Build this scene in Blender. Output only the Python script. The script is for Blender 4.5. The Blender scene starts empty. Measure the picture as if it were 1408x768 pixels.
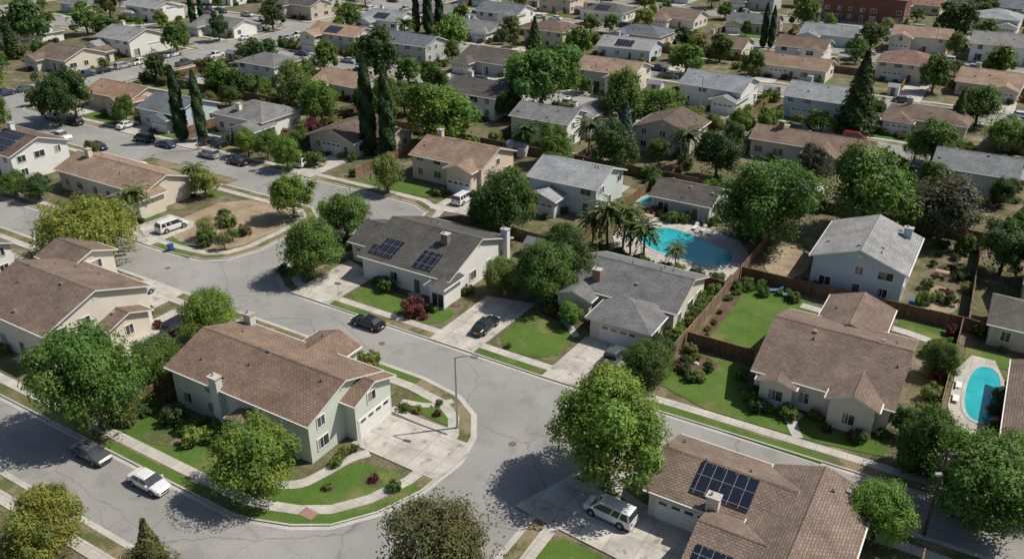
import bpy, math, random
import numpy as np
from mathutils import Vector
R=random.Random(7)
scene=bpy.context.scene
COL=bpy.context.collection
# ---------------------------------------------------------------- materials
def nodes(name):
    m=bpy.data.materials.new(name);m.use_nodes=True
    nt=m.node_tree;b=nt.nodes['Principled BSDF'];return m,nt,b
def N(nt,t,**k):
    n=nt.nodes.new(t)
    for a,v in k.items():
        if a in n.inputs: n.inputs[a].default_value=v
        else: setattr(n,a,v)
    return n
def c4(c): return (c[0],c[1],c[2],1)
def mixc(nt,fac,a,b,mode='MIX'):
    n=nt.nodes.new('ShaderNodeMix');n.data_type='RGBA';n.blend_type=mode
    for s,x in ((0,fac),(6,a),(7,b)):
        if isinstance(x,(int,float)): n.inputs[s].default_value=x
        elif isinstance(x,tuple): n.inputs[s].default_value=c4(x)
        else: nt.links.new(x,n.inputs[s])
    return n.outputs[2]
def ramp(nt,src,stops):
    r=nt.nodes.new('ShaderNodeValToRGB');e=r.color_ramp.elements
    while len(e)<len(stops): e.new(.5)
    for i,(p,c) in enumerate(stops):
        e[i].position=p;e[i].color=c4(c) if isinstance(c,tuple) else (c,c,c,1)
    nt.links.new(src,r.inputs[0]);return r.outputs[0]
def noise(nt,co,s,d=4,r=.6):
    n=N(nt,'ShaderNodeTexNoise',Scale=s,Detail=d,Roughness=r);nt.links.new(co,n.inputs['Vector']);return n.outputs['Fac']
def surf(name,stops,scale=.3,fine=6.,fvar=.35,rough=.9,bump=.3,objcol=False,spec=.25,dry=None):
    m,nt,b=nodes(name);g=N(nt,'ShaderNodeNewGeometry').outputs['Position']
    c=ramp(nt,noise(nt,g,scale,6),stops)
    if dry: c=mixc(nt,ramp(nt,noise(nt,g,dry[0],5,.65),[(dry[1],0.),(dry[1]+.1,dry[3])]),c,dry[2])
    f=noise(nt,g,fine,5,.7)
    c=mixc(nt,1.,c,ramp(nt,f,[(.3,1-fvar),(.7,1+fvar*.35)]),'MULTIPLY')
    if objcol:
        oi=N(nt,'ShaderNodeObjectInfo');c=mixc(nt,1.,c,oi.outputs['Color'],'MULTIPLY')
    nt.links.new(c,b.inputs['Base Color']);b.inputs['Roughness'].default_value=rough;b.inputs['Specular IOR Level'].default_value=spec
    bp=N(nt,'ShaderNodeBump',Strength=bump,Distance=.05);nt.links.new(f,bp.inputs['Height']);nt.links.new(bp.outputs[0],b.inputs['Normal'])
    return m
def asphalt():
    m,nt,b=nodes('asphalt');g=N(nt,'ShaderNodeNewGeometry').outputs['Position']
    c=ramp(nt,noise(nt,g,.09,6),[(.3,(.225,.22,.207)),(.5,(.27,.263,.25)),(.7,(.315,.308,.29))])
    c=mixc(nt,1.,c,ramp(nt,noise(nt,g,5,6,.75),[(.3,.85),(.7,1.08)]),'MULTIPLY')
    dn=N(nt,'ShaderNodeTexNoise',Scale=.4,Detail=4.);nt.links.new(g,dn.inputs['Vector'])
    wv=nt.nodes.new('ShaderNodeVectorMath');wv.operation='MULTIPLY_ADD';nt.links.new(dn.outputs['Color'],wv.inputs[0]);wv.inputs[1].default_value=(2.,2.,0);nt.links.new(g,wv.inputs[2])
    msk=ramp(nt,noise(nt,g,.05,2),[(.45,0.),(.6,1.)])
    for s,w,v in ((.07,.0035,.6),(.3,.008,.84)):
        vo=N(nt,'ShaderNodeTexVoronoi',Scale=s,feature='DISTANCE_TO_EDGE');nt.links.new(wv.outputs[0],vo.inputs['Vector'])
        k=mixc(nt,1.,c,ramp(nt,vo.outputs['Distance'],[(w*.5,v),(w*1.4,1.)]),'MULTIPLY')
        c=mixc(nt,msk if s>.1 else .85,c,k)
    c=mixc(nt,1.,c,ramp(nt,noise(nt,g,.3,3),[(.33,.86),(.45,1.)]),'MULTIPLY')
    nt.links.new(c,b.inputs['Base Color']);b.inputs['Roughness'].default_value=.92;b.inputs['Specular IOR Level'].default_value=.2
    return m
def uvmat(name,bw,bh,mortar,mcol,var,rough=.85,objcol=True,c0=(1,1,1),off=.5,big=.25):
    m,nt,b=nodes(name);uv=N(nt,'ShaderNodeUVMap').outputs[0]
    br=N(nt,'ShaderNodeTexBrick',offset=off);br.inputs['Scale'].default_value=1.;br.inputs['Brick Width'].default_value=bw;br.inputs['Row Height'].default_value=bh
    br.inputs['Mortar Size'].default_value=mortar;br.inputs['Mortar Smooth'].default_value=.3;br.inputs['Bias'].default_value=0
    br.inputs['Color1'].default_value=c4(tuple(x*(1+var) for x in c0));br.inputs['Color2'].default_value=c4(tuple(x*(1-var) for x in c0));br.inputs['Mortar'].default_value=c4(mcol)
    nt.links.new(uv,br.inputs['Vector']);c=br.outputs['Color']
    g=N(nt,'ShaderNodeNewGeometry').outputs['Position']
    c=mixc(nt,1.,c,ramp(nt,noise(nt,g,.35,6,.65),[(.3,1-big),(.7,1+big*.5)]),'MULTIPLY')
    c=mixc(nt,1.,c,ramp(nt,noise(nt,g,9,3,.7),[(.3,.86),(.7,1.1)]),'MULTIPLY')
    if name=='driveway_concrete': c=mixc(nt,1.,c,ramp(nt,noise(nt,g,.8,2),[(.3,.62),(.4,1.)]),'MULTIPLY')
    if objcol: c=mixc(nt,1.,c,N(nt,'ShaderNodeObjectInfo').outputs['Color'],'MULTIPLY')
    nt.links.new(c,b.inputs['Base Color']);b.inputs['Roughness'].default_value=rough;b.inputs['Specular IOR Level'].default_value=.2
    bp=N(nt,'ShaderNodeBump',Strength=.5,Distance=.02);nt.links.new(br.outputs['Fac'],bp.inputs['Height']);bp.invert=True;nt.links.new(bp.outputs[0],b.inputs['Normal'])
    return m
def plain(name,c,rough=.5,metal=0.,spec=.5,objcol=False,coat=0):
    m,nt,b=nodes(name);b.inputs['Roughness'].default_value=rough;b.inputs['Metallic'].default_value=metal;b.inputs['Specular IOR Level'].default_value=spec
    g=N(nt,'ShaderNodeNewGeometry').outputs['Position']
    x=mixc(nt,1.,c,ramp(nt,noise(nt,g,3,4),[(.3,.9),(.7,1.05)]),'MULTIPLY')
    if objcol: x=mixc(nt,1.,x,N(nt,'ShaderNodeObjectInfo').outputs['Color'],'MULTIPLY')
    nt.links.new(x,b.inputs['Base Color'])
    if coat: b.inputs['Coat Weight'].default_value=coat;b.inputs['Coat Roughness'].default_value=.05
    return m
def leafmat(name):
    m,nt,b=nodes(name)
    oi=N(nt,'ShaderNodeObjectInfo').outputs['Color'];at=N(nt,'ShaderNodeAttribute',attribute_name='cl').outputs['Color']
    c=mixc(nt,1.,oi,at,'MULTIPLY');nt.links.new(c,b.inputs['Base Color']);b.inputs['Roughness'].default_value=.55;b.inputs['Specular IOR Level'].default_value=.25
    tr=N(nt,'ShaderNodeBsdfTranslucent');c2=mixc(nt,1.,c,(1.5,1.5,.55),'MULTIPLY');nt.links.new(c2,tr.inputs['Color'])
    ms=N(nt,'ShaderNodeMixShader');ms.inputs[0].default_value=.33
    nt.links.new(b.outputs[0],ms.inputs[1]);nt.links.new(tr.outputs[0],ms.inputs[2]);nt.links.new(ms.outputs[0],nt.nodes['Material Output'].inputs['Surface'])
    return m
M={}
M['road']=asphalt()
M['conc']=surf('concrete',[(.3,(.36,.34,.31)),(.5,(.44,.42,.385)),(.7,(.5,.48,.44))],.25,3.,.2,.9,.1)
M['walk']=uvmat('sidewalk_concrete',1.5,1.5,.025,(.24,.23,.2),.06,.9,False,(.45,.425,.38),0.)
M['drive']=uvmat('driveway_concrete',2.7,3.,.03,(.24,.225,.2),.07,.9,False,(.47,.44,.39),0.,.35)
M['soil']=surf('yard_soil',[(.28,(.11,.095,.055)),(.42,(.19,.155,.1)),(.52,(.10,.11,.045)),(.6,(.2,.165,.11)),(.72,(.28,.24,.175))],.16,3.5,.5,1.,.4)
M['dirt']=surf('dry_dirt',[(.3,(.23,.175,.115)),(.5,(.33,.26,.175)),(.7,(.4,.33,.24))],.3,3.,.4,1.,.4)
M['lawn']=surf('lawn_grass',[(.25,(.055,.105,.018)),(.45,(.08,.148,.024)),(.6,(.1,.165,.032)),(.8,(.15,.18,.05))],.22,7.,.45,1.,.5,dry=(.15,.55,(.21,.19,.08),.7))
M['lawn2']=surf('dry_lawn_grass',[(.3,(.075,.105,.03)),(.5,(.12,.13,.05)),(.62,(.2,.165,.09)),(.8,(.27,.215,.13))],.3,7.,.5,1.,.5,dry=(.25,.47,(.29,.225,.14),.85))
M['mulch']=surf('bark_mulch',[(.3,(.09,.06,.04)),(.6,(.15,.105,.07)),(.8,(.22,.17,.13))],.7,8.,.5,1.,.5)
M['roof']=uvmat('roof_shingles',.45,.27,.035,(.52,.5,.48),.16,.92,big=.32)
M['stucco']=surf('stucco',[(.3,(.9,.9,.9)),(.7,(1.,1.,1.))],.5,14.,.1,.9,.15,True)
M['trim']=plain('painted_trim',(.7,.68,.64),.55)
M['brown']=plain('brown_trim',(.16,.1,.07),.7)
M['gdoor']=plain('garage_paint',(.72,.71,.68),.5)
M['glass']=plain('window_glass',(.035,.045,.055),.06,0,.9)
M['curtain']=plain('window_blind',(.3,.29,.27),.25)
M['brick']=uvmat('chimney_brick',.22,.08,.012,(.4,.37,.33),.2,.9,False,(.3,.14,.1))
M['metal']=plain('galvanised_metal',(.42,.43,.44),.4,.7)
M['dark']=plain('dark_rubber',(.02,.02,.02),.7)
M['solar']=uvmat('solar_cells',1.,1.65,.03,(.22,.23,.25),.08,.25,False,(.014,.018,.032),0.,.1)
M['fence']=uvmat('fence_boards',.15,3.,.02,(.04,.025,.018),.22,.9,True,(1,1,1),0.,.4)
M['leaf']=leafmat('foliage')
M['bark']=surf('bark',[(.3,(.09,.065,.045)),(.7,(.17,.13,.1))],1.,12.,.4,1.,.6)
M['paint']=plain('car_paint',(1,1,1),.3,.15,.5,True,.6)
M['chrome']=plain('wheel_alloy',(.5,.5,.52),.3,.8)
M['lampw']=plain('headlamp',(.75,.75,.72),.15)
M['lampr']=plain('tail_lamp',(.35,.015,.01),.25)
M['plast']=plain('coloured_plastic',(1,1,1),.5,0,.4,True)
def water():
    m,nt,b=nodes('pool_water');g=N(nt,'ShaderNodeNewGeometry').outputs['Position']
    c=ramp(nt,noise(nt,g,.35,4),[(.3,(.012,.30,.35)),(.7,(.03,.43,.45))]);nt.links.new(c,b.inputs['Base Color'])
    b.inputs['Roughness'].default_value=.07
    bp=N(nt,'ShaderNodeBump',Strength=.25,Distance=.05);nt.links.new(noise(nt,g,2.5,3),bp.inputs['Height']);nt.links.new(bp.outputs[0],b.inputs['Normal']);return m
M['water']=water()
# ---------------------------------------------------------------- mesh builder
class MB:
    def __init__(s): s.v=[];s.f=[];s.m=[];s.mats=[]
    def mi(s,k):
        if k not in s.mats: s.mats.append(k)
        return s.mats.index(k)
    def face(s,pts,k):
        i=len(s.v);s.v+=[tuple(p) for p in pts];s.f.append(tuple(range(i,i+len(pts))));s.m.append(s.mi(k))
    def box(s,x0,x1,y0,y1,z0,z1,k,top=None):
        p=[(x0,y0,z0),(x1,y0,z0),(x1,y1,z0),(x0,y1,z0),(x0,y0,z1),(x1,y0,z1),(x1,y1,z1),(x0,y1,z1)]
        for q,t in (((3,2,1,0),0),((4,5,6,7),1),((0,1,5,4),0),((1,2,6,5),0),((2,3,7,6),0),((3,0,4,7),0)):
            s.face([p[j] for j in q],top if (t and top) else k)
    def prism(s,poly,z0,z1,k,side=None):
        A=sum(poly[i][0]*poly[(i+1)%len(poly)][1]-poly[(i+1)%len(poly)][0]*poly[i][1] for i in range(len(poly)))
        if A<0: poly=poly[::-1]
        s.face([(x,y,z1) for x,y in poly],k)
        for i in range(len(poly)):
            a=poly[i];b=poly[(i+1)%len(poly)];s.face([(a[0],a[1],z0),(b[0],b[1],z0),(b[0],b[1],z1),(a[0],a[1],z1)],side or k)
    def tube(s,p0,p1,r0,r1,k,n=7,cap=True):
        p0=Vector(p0);p1=Vector(p1);d=(p1-p0).normalized();u=d.orthogonal().normalized();w=d.cross(u)
        A=[p0+(u*math.cos(6.2832*i/n)+w*math.sin(6.2832*i/n))*r0 for i in range(n)]
        B=[p1+(u*math.cos(6.2832*i/n)+w*math.sin(6.2832*i/n))*r1 for i in range(n)]
        for i in range(n): s.face([A[i],A[(i+1)%n],B[(i+1)%n],B[i]],k)
        if cap: s.face(B,k);s.face(A[::-1],k)
    def mesh(s,name,uv=True):
        me=bpy.data.meshes.new(name);me.from_pydata(s.v,[],s.f)
        for k in s.mats: me.materials.append(M[k])
        me.polygons.foreach_set('material_index',s.m)
        if uv:
            ul=me.uv_layers.new(name='UVMap');buf=[]
            for f in s.f:
                P=[Vector(s.v[i]) for i in f];n=(P[1]-P[0]).cross(P[-1]-P[0])
                if n.length<1e-9: n=Vector((0,0,1))
                n.normalize()
                if abs(n.z)>.995: t=Vector((1,0,0));b=Vector((0,1,0))
                else: t=Vector((0,0,1)).cross(n).normalized();b=n.cross(t)
                for p in P: buf+=[p.dot(t),p.dot(b)]
            ul.data.foreach_set('uv',buf)
        me.update();return me
    def obj(s,name,parent=None,loc=(0,0,0),col=None,uv=True):
        if not s.f: return None
        return put(s.mesh(name,uv),name,loc,0,1,col,parent)
def put(me,name,loc=(0,0,0),rot=0,sc=1,col=None,parent=None):
    o=bpy.data.objects.new(name,me);COL.objects.link(o);o.location=loc;o.rotation_euler=(0,0,rot)
    o.scale=(sc,)*3 if isinstance(sc,(int,float)) else sc
    if col: o.color=c4(col)
    if parent: o.parent=parent
    return o
SC=[0]
def slab(name,pts,z1,k,z0=0.0):
    SC[0]+=1
    m=MB();m.prism(list(pts),z0,z1+(SC[0]%19)*.0012,k);return m.obj(name)
def rect(a0,b0,a1,b1): return [(a0,b0),(a1,b0),(a1,b1),(a0,b1)]
def smooth(pts,it=2,closed=False):
    for _ in range(it):
        o=[] if closed else [pts[0]]
        n=len(pts)
        for i in range(n if closed else n-1):
            p=pts[i];q=pts[(i+1)%n]
            o+=[(p[0]*.75+q[0]*.25,p[1]*.75+q[1]*.25),(p[0]*.25+q[0]*.75,p[1]*.25+q[1]*.75)]
        if not closed:o.append(pts[-1])
        pts=o
    return pts
def offset(path,d,closed=False):
    o=[];n=len(path)
    for i,p in enumerate(path):
        a=path[(i-1)%n] if (closed or i>0) else p;b=path[(i+1)%n] if (closed or i<n-1) else p
        ns=[]
        for s,e in ((a,p),(p,b)):
            dx,dy=e[0]-s[0],e[1]-s[1];l=math.hypot(dx,dy)
            if l>1e-6: ns.append((-dy/l,dx/l))
        nx=sum(q[0] for q in ns)/len(ns);ny=sum(q[1] for q in ns)/len(ns);l=nx*nx+ny*ny
        o.append((p[0]+nx*d/l,p[1]+ny*d/l))
    return o
def ribbon(name,path,d0,d1,z1,k,closed=False,z0=0.):
    A=offset(path,d0,closed);B=offset(path,d1,closed);m=MB();n=len(path)
    for i in range(n if closed else n-1):
        j=(i+1)%n;a,b,c,d=A[i],A[j],B[j],B[i]
        m.face([(a[0],a[1],z1),(b[0],b[1],z1),(c[0],c[1],z1),(d[0],d[1],z1)],k)
        for p,q in ((a,b),(c,d)): m.face([(p[0],p[1],z0),(q[0],q[1],z0),(q[0],q[1],z1),(p[0],p[1],z1)],k)
    return m.obj(name)
# ---------------------------------------------------------------- ground, road, blocks
g=MB();g.face([(-2500,-1500,-.02),(2500,-1500,-.02),(2500,3500,-.02),(-2500,3500,-.02)],'soil');g.obj('ground')
g=MB();g.face([(-340,-60,0),(140,-60,0),(140,460,0),(-340,460,0)],'road');g.obj('road')
WX,EX=-335,135
cornerH1=[(-52.5,37.8),(-50.5,38.3),(-47.1,39.5),(-44.0,41.4),(-41.4,44.9),(-39.7,49.3),(-39.1,54.7),(-40.1,58.8),(-42.2,62),(-45.5,64),(-51,64.9)]
BL=[[(WX,37.6)]+cornerH1+[(WX,65)],
 [(-41,-60),(-41,22),(-42,26),(-45,29),(-50,30.2),(WX,30.3),(WX,-60)],
 [(EX,68.3),(0,67.4),(-17,66.6),(-22.5,65.2),(-26,62.6),(-28.2,59),(-28.8,55),(-28.8,-60),(EX,-60)],
 [(-199.5,174),(-199.5,110.5),(-198.6,108.4),(-196.5,107.5),(-90,107.5),(-84,107.3),(-80,105.5),(-79,102),(-80.5,98),(-84,94.5),(-85.3,90),(-85.3,79),(-84.3,75.5),(-81,73.2),(-76,72.5),(-39,72.3),(-24,73),(0,73.6),(EX,74.4),(EX,174)],
 [(WX,107.5),(-216,107.5),(-213.5,110),(-213.5,174),(WX,174)],
 [(WX,72.5),(-104,72.6),(-98,73.4),(-94.7,75.7),(-93.2,80),(-93.2,90),(-94.2,94.3),(-98,97),(WX,97)]]
for b0,b1 in ((184,211),(220,262),(271,308),(317,455)):
    BL.append(rect(-199.5,b0,EX,b1));BL.append(rect(WX,b0,-213.5,b1))
for i,p in enumerate(BL):
    slab('yard_ground',p,.05,'soil')
    ribbon('kerb',p,0,.2,.13,'conc',True)
    ribbon('gutter',p,-.45,0,.006,'conc',True)
    ribbon('parkway_strip',p,.2,1.45,.10,'lawn2',True)
    ribbon('sidewalk',p,1.45,2.65,.135,'walk',True)
def lawn(*p,k='lawn'): slab('lawn',p if len(p)>2 else rect(*p[0],*p[1]),.105,k)
def drive(*p): slab('driveway',p if len(p)>2 else rect(*p[0],*p[1]),.142,'drive')
def path(pts,w=1.1,s=2): ribbon('garden_path',smooth(pts,s),-w/2,w/2,.139,'conc')
def bed(pts): slab('planting_bed',smooth(pts,2,True),.115,'mulch')
def patio(a,b,c,d): slab('patio',rect(a,b,c,d),.12,'walk')
def strip(a0,a1,b0,b1): slab('parkway_lawn',rect(a0,b0,a1,b1),.108,'lawn')
strip(-49,-40.5,72.55,73.8);strip(-31.6,-8,73.15,74.4);strip(-72.2,-66,72.7,73.9);strip(-72,-56,37.9,39);strip(-107.6,-100,72.8,74);strip(-60,-51,63.6,64.8)
# H1 corner
lawn(*smooth([(-52.5,40.5),(-49.5,40.9),(-46.3,42.4),(-43.5,44.8),(-42.1,48),(-41.9,50.3),(-45,50.2),(-48.4,49.2),(-49,45.5),(-51.5,44.5)],2,True))
ribbon('parkway_lawn',cornerH1[:6],.2,1.45,.108,'lawn')
lawn((-73,40.4),(-53.4,45.6),k='lawn');lawn((-90,40.4),(-82,46),k='lawn2')
slab('dirt_patch',smooth([(-70,40.6),(-66,41),(-65,43),(-69,43.4)],2,True),.132,'lawn2')
path([(-57,45.3),(-54,42.5),(-50.3,43.6),(-49.4,46.5),(-48.8,49.6),(-47.6,51.2)],1.2)
bed([(-50.2,46),(-49.8,50.6),(-48.6,51),(-50.4,44.5)])
drive((-50.2,51.4),(-50.2,57.4),(-39.9,57.6),(-39.0,56.4),(-39.2,52.6),(-39.8,51.2))
lawn(*smooth([(-49,59.6),(-43,58.8),(-42.6,60.2),(-44.8,62),(-50,62.2)],2,True));path([(-50.5,58.4),(-46,58.1),(-42,58.3)],.9)
path([(-50.3,60),(-47,60.8),(-45.5,63)],.8);lawn((-70,59),(-52,62.2),k='lawn2')
bed([(-50.5,58.6),(-50.5,59.6),(-47,60),(-47,58.8)]);bed([(-47.8,44.2),(-46.8,44.9),(-47.4,45.8),(-48.4,45.2)]);bed([(-45.6,47.4),(-43.8,47.2),(-43.6,48.6),(-45.4,48.9)])
slab('utility_cover',rect(-47.6,40.9,-46,42),.135,'brick')
# H2
drive((-99.5,58),(-91.5,65));patio(-89,48,-83.4,61);lawn((-112,59),(-100,62.3),k='lawn2');lawn((-104,40.3),(-92,43.5),k='lawn2')
# H3
drive((-79.2,72.5),(-72.4,72.5),(-72.2,82.5),(-78.8,84.5))
lawn(*smooth([(-71.6,75.2),(-63.5,75.2),(-56.4,75.2),(-56.3,80.6),(-63,79.4),(-71.6,79.9)],1,True));bed([(-71.4,80.2),(-63,79.8),(-57,80.6),(-57,82.4),(-71.4,81.6)])
bed([(-62,75.6),(-58.5,75.5),(-58.4,77.4),(-61.5,77.6)])
drive((-55.6,72.4),(-49.1,72.4),(-48.6,87),(-55.4,85.5))
lawn(*smooth([(-48.4,75.2),(-40.3,75.2),(-40,81.5),(-42,84.2),(-45.5,83.8),(-48.2,85.5)],2,True));bed([(-47.5,85),(-42.5,84.6),(-40.6,82),(-39.6,86.5),(-47,87.8)])
path([(-40,82.2),(-43,85.3),(-47,86.8)],.9)
drive((-39.5,72.3),(-31.8,72.4),(-31,83),(-39,83));lawn((-31.2,75.4),(-28.3,81),k='lawn2')
# H6
lawn(*smooth([(-27.2,75.8),(-3,76.4),(-2.6,80.4),(-18.6,80.4),(-19.3,86.6),(-24.5,86.6),(-27.2,84)],1,True))
lawn(*smooth([(-26.8,89.2),(-19.6,89.2),(-18.6,96),(-16,103),(-18,107.6),(-26.8,107.4)],1,True));bed([(-27,84),(-24.8,86.8),(-21.8,84.6),(-24.8,82)]);bed([(-20,81),(-4,79.6),(-4,81),(-19,82.5)])
bed([(-27.2,89.4),(-25.6,89.6),(-25.4,107),(-27.2,107)])
path([(-12,80.5),(-12.5,78.5),(-11,76)],1.1);path([(-18,105),(-12,104.6),(-6,105),(-2,104)],1.4)
lawn((-6,104.5),(.5,108.0));lawn((2,101.5),(12,105));lawn((-19,109.5),(-2,110.3))
# H5
drive((-31,52.2),(-28.6,51.8),(-14.3,50.5),(-14.3,57.5),(-28.6,58.4));lawn(*smooth([(-28.4,44),(-26.3,51),(-20.5,50.6),(-14,49),(-14,44)],1,True));lawn((-26.2,58.8),(-20.8,62.4),k='lawn2');path([(-26,60.5),(-22,58.3),(-18,57.8)],.9)
patio(-2,52,4,62)
# dirt lot / H15
slab('dirt_lot',smooth([(-113,78),(-104,75.6),(-96.4,76.4),(-96,92),(-98,94.2),(-113,94.2)],1,True),.11,'dirt')
drive((-117,72.6),(-108.6,72.6),(-108.4,82.5),(-116,82.5));lawn((-121.5,75.4),(-117.3,82),k='lawn');lawn((-108,75.3),(-101,77.6));lawn((-125,92),(-115,94.2));drive((-126,90.3),(-119,97));drive((-143,90.3),(-136,97))
slab('dirt_patch',smooth([(-84.5,79),(-81,77),(-80.4,84),(-80.4,92),(-81,95.5),(-84,90)],1,True),.11,'dirt')
# H9, H8...
lawn(*smooth([(-99,110.4),(-81.5,110.4),(-81.2,114.6),(-92,115.6),(-99,115.6)],1,True));drive((-80.6,106.8),(-73.8,107.6),(-73.8,116.6),(-80.6,116.6));lawn((-72,108),(-68,114),k='lawn2')
patio(-36,103.6,-29,109);slab('dirt_patch',smooth([(-26,112),(-20,112),(-20,123),(-26,124)],2,True),.11,'dirt');slab('dirt_patch',smooth([(-5,112),(0,112),(0,120),(-5,121)],2,True),.11,'dirt')
# ---------------------------------------------------------------- houses
RECTS=[]
ROOFC={'brown':(.215,.157,.122),'tan':(.35,.245,.175),'dark':(.125,.115,.105),'grey':(.225,.223,.22),'lgrey':(.32,.335,.345),'umber':(.165,.125,.098),'rust':(.28,.17,.125),'slate':(.16,.17,.185)}
WALLC={'green':(.58,.62,.54),'cream':(.7,.64,.54),'white':(.78,.77,.73),'blue':(.5,.58,.62),'peach':(.68,.55,.44),'tan':(.56,.48,.38),'grey':(.5,.51,.5),'beige':(.66,.6,.5),'mint':(.56,.64,.62)}
def roofz(w,x,y):
    a0,b0,a1,b1,e,ax,kd,pt=w
    d=min(y-b0,b1-y) if ax=='a' else min(x-a0,a1-x)
    if kd=='h': d=min(x-a0,a1-x,y-b0,b1-y)
    return e+pt*d
def house(name,wings,wall,roof,garage=None,chim=(),solar=(),win=True,rot=0.,trimk='trim',seed=0,doorside='S'):
    rr=random.Random(seed*13+5)
    ws=[]
    for w in wings:
        w=list(w)
        if len(w)<7: w.append('g')
        if len(w)<8: w.append(.36)
        ws.append(tuple(w))
    cx=(ws[0][0]+ws[0][2])/2;cy=(ws[0][1]+ws[0][3])/2
    root=bpy.data.objects.new(name,None);COL.objects.link(root);root.location=(cx,cy,.06);root.rotation_euler[2]=rot;root.empty_display_size=.5
    for w in ws: RECTS.append((w[0],w[1],w[2],w[3]))
    loc=[(w[0]-cx,w[1]-cy,w[2]-cx,w[3]-cy)+w[4:] for w in ws]
    rf=MB();wl=MB();wn=MB();gd=MB();ch=MB();dt=MB();sp=MB()
    IN=.5
    for i,(a0,b0,a1,b1,e,ax,kd,pt) in enumerate(loc):
        e+=.013*i;t=.2
        def P(s,q,z): return (s,q,z) if ax=='a' else (q,s,z)
        s0,s1,q0,q1=(a0,a1,b0,b1) if ax=='a' else (b0,b1,a0,a1)
        qm=(q0+q1)/2;h=(q1-q0)/2;r=pt*h;fl=(ax!='a')
        def F(mb,pts,k):
            pts=[P(*p) for p in pts]
            mb.face(pts[::-1] if fl else pts,k)
        if kd=='g':
            F(rf,[(s0,q0,e),(s1,q0,e),(s1,qm,e+r),(s0,qm,e+r)],'roof');F(rf,[(s0,qm,e+r),(s1,qm,e+r),(s1,q1,e),(s0,q1,e)],'roof')
            F(rf,[(s0,qm,e+r-t),(s1,qm,e+r-t),(s1,q0,e-t),(s0,q0,e-t)],trimk);F(rf,[(s0,q1,e-t),(s1,q1,e-t),(s1,qm,e+r-t),(s0,qm,e+r-t)],trimk)
            for q,f in ((q0,1),(q1,-1)):
                p=[(s0,q,e-t),(s1,q,e-t),(s1,q,e),(s0,q,e)];F(rf,p if f>0 else p[::-1],trimk)
            for s,f in ((s0,1),(s1,-1)):
                for qa in (q0,q1):
                    p=[(s,qa,e-t),(s,qa,e),(s,qm,e+r),(s,qm,e+r-t)];g_=(f>0)==(qa==q0)
                    F(rf,p if g_ else p[::-1],trimk)
            F(rf,[(s0+.02,qm-.16,e+r-.03),(s1-.02,qm-.16,e+r-.03),(s1-.02,qm,e+r+.05),(s0+.02,qm,e+r+.05)],'roof');F(rf,[(s0+.02,qm,e+r+.05),(s1-.02,qm,e+r+.05),(s1-.02,qm+.16,e+r-.03),(s0+.02,qm+.16,e+r-.03)],'roof')
            x0,x1,y0,y1=s0+IN,s1-IN,q0+IN,q1-IN;ze=e-t+pt*IN-.01;zr=e+r-t-.01
            F(wl,[(x0,y0,0),(x1,y0,0),(x1,y0,ze),(x0,y0,ze)],'stucco');F(wl,[(x1,y1,0),(x0,y1,0),(x0,y1,ze),(x1,y1,ze)],'stucco')
            F(wl,[(x1,y0,0),(x1,y1,0),(x1,y1,ze),(x1,qm,zr),(x1,y0,ze)],'stucco');F(wl,[(x0,y1,0),(x0,y0,0),(x0,y0,ze),(x0,qm,zr),(x0,y1,ze)],'stucco')
            for s,f in ((x0,-1),(x1,1)):
                zz=zr-.9
                if r>1.2:
                    lo=[P(min(s,s+f*.05),qm-.3,0),P(max(s,s+f*.05),qm+.3,0)]
                    wn.box(min(lo[0][0],lo[1][0]),max(lo[0][0],lo[1][0]),min(lo[0][1],lo[1][1]),max(lo[0][1],lo[1][1]),zz-.25,zz+.2,trimk)
        else:
            sa,sb=s0+h,s1-h
            if sb<sa: sa=sb=(s0+s1)/2
            F(rf,[(s0,q0,e),(s1,q0,e),(sb,qm,e+r),(sa,qm,e+r)],'roof');F(rf,[(s1,q1,e),(s0,q1,e),(sa,qm,e+r),(sb,qm,e+r)],'roof')
            F(rf,[(s1,q0,e),(s1,q1,e),(sb,qm,e+r)],'roof');F(rf,[(s0,q1,e),(s0,q0,e),(sa,qm,e+r)],'roof')
            for p in ([(s0,q0),(s1,q0)],[(s1,q0),(s1,q1)],[(s1,q1),(s0,q1)],[(s0,q1),(s0,q0)]):
                (c,d),(f,g_)=p;F(rf,[(c,d,e-t),(f,g_,e-t),(f,g_,e),(c,d,e)],trimk)
            F(rf,[(s0,q1,e-t),(s1,q1,e-t),(s1,q0,e-t),(s0,q0,e-t)],trimk)
            x0,x1,y0,y1=s0+IN,s1-IN,q0+IN,q1-IN;ze=e-t-.01
            F(wl,[(x0,y0,0),(x1,y0,0),(x1,y0,ze),(x0,y0,ze)],'stucco');F(wl,[(x1,y1,0),(x0,y1,0),(x0,y1,ze),(x1,y1,ze)],'stucco')
            F(wl,[(x1,y0,0),(x1,y1,0),(x1,y1,ze),(x1,y0,ze)],'stucco');F(wl,[(x0,y1,0),(x0,y0,0),(x0,y0,ze),(x0,y1,ze)],'stucco')
        for q,f in ((q0,-1),(q1,1)):
            u0,u1=sorted((q,q+f*.12));A=P(s0+.03,u0,0);B=P(s1-.03,u1,0)
            dt.box(min(A[0],B[0]),max(A[0],B[0]),min(A[1],B[1]),max(A[1],B[1]),e-.16,e-.03,'trim')
            D=P(s0+IN+.25,q-f*IN,0);dt.box(D[0]-.06,D[0]+.06,D[1]-.06,D[1]+.06,.05,e-.1,'trim')
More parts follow.
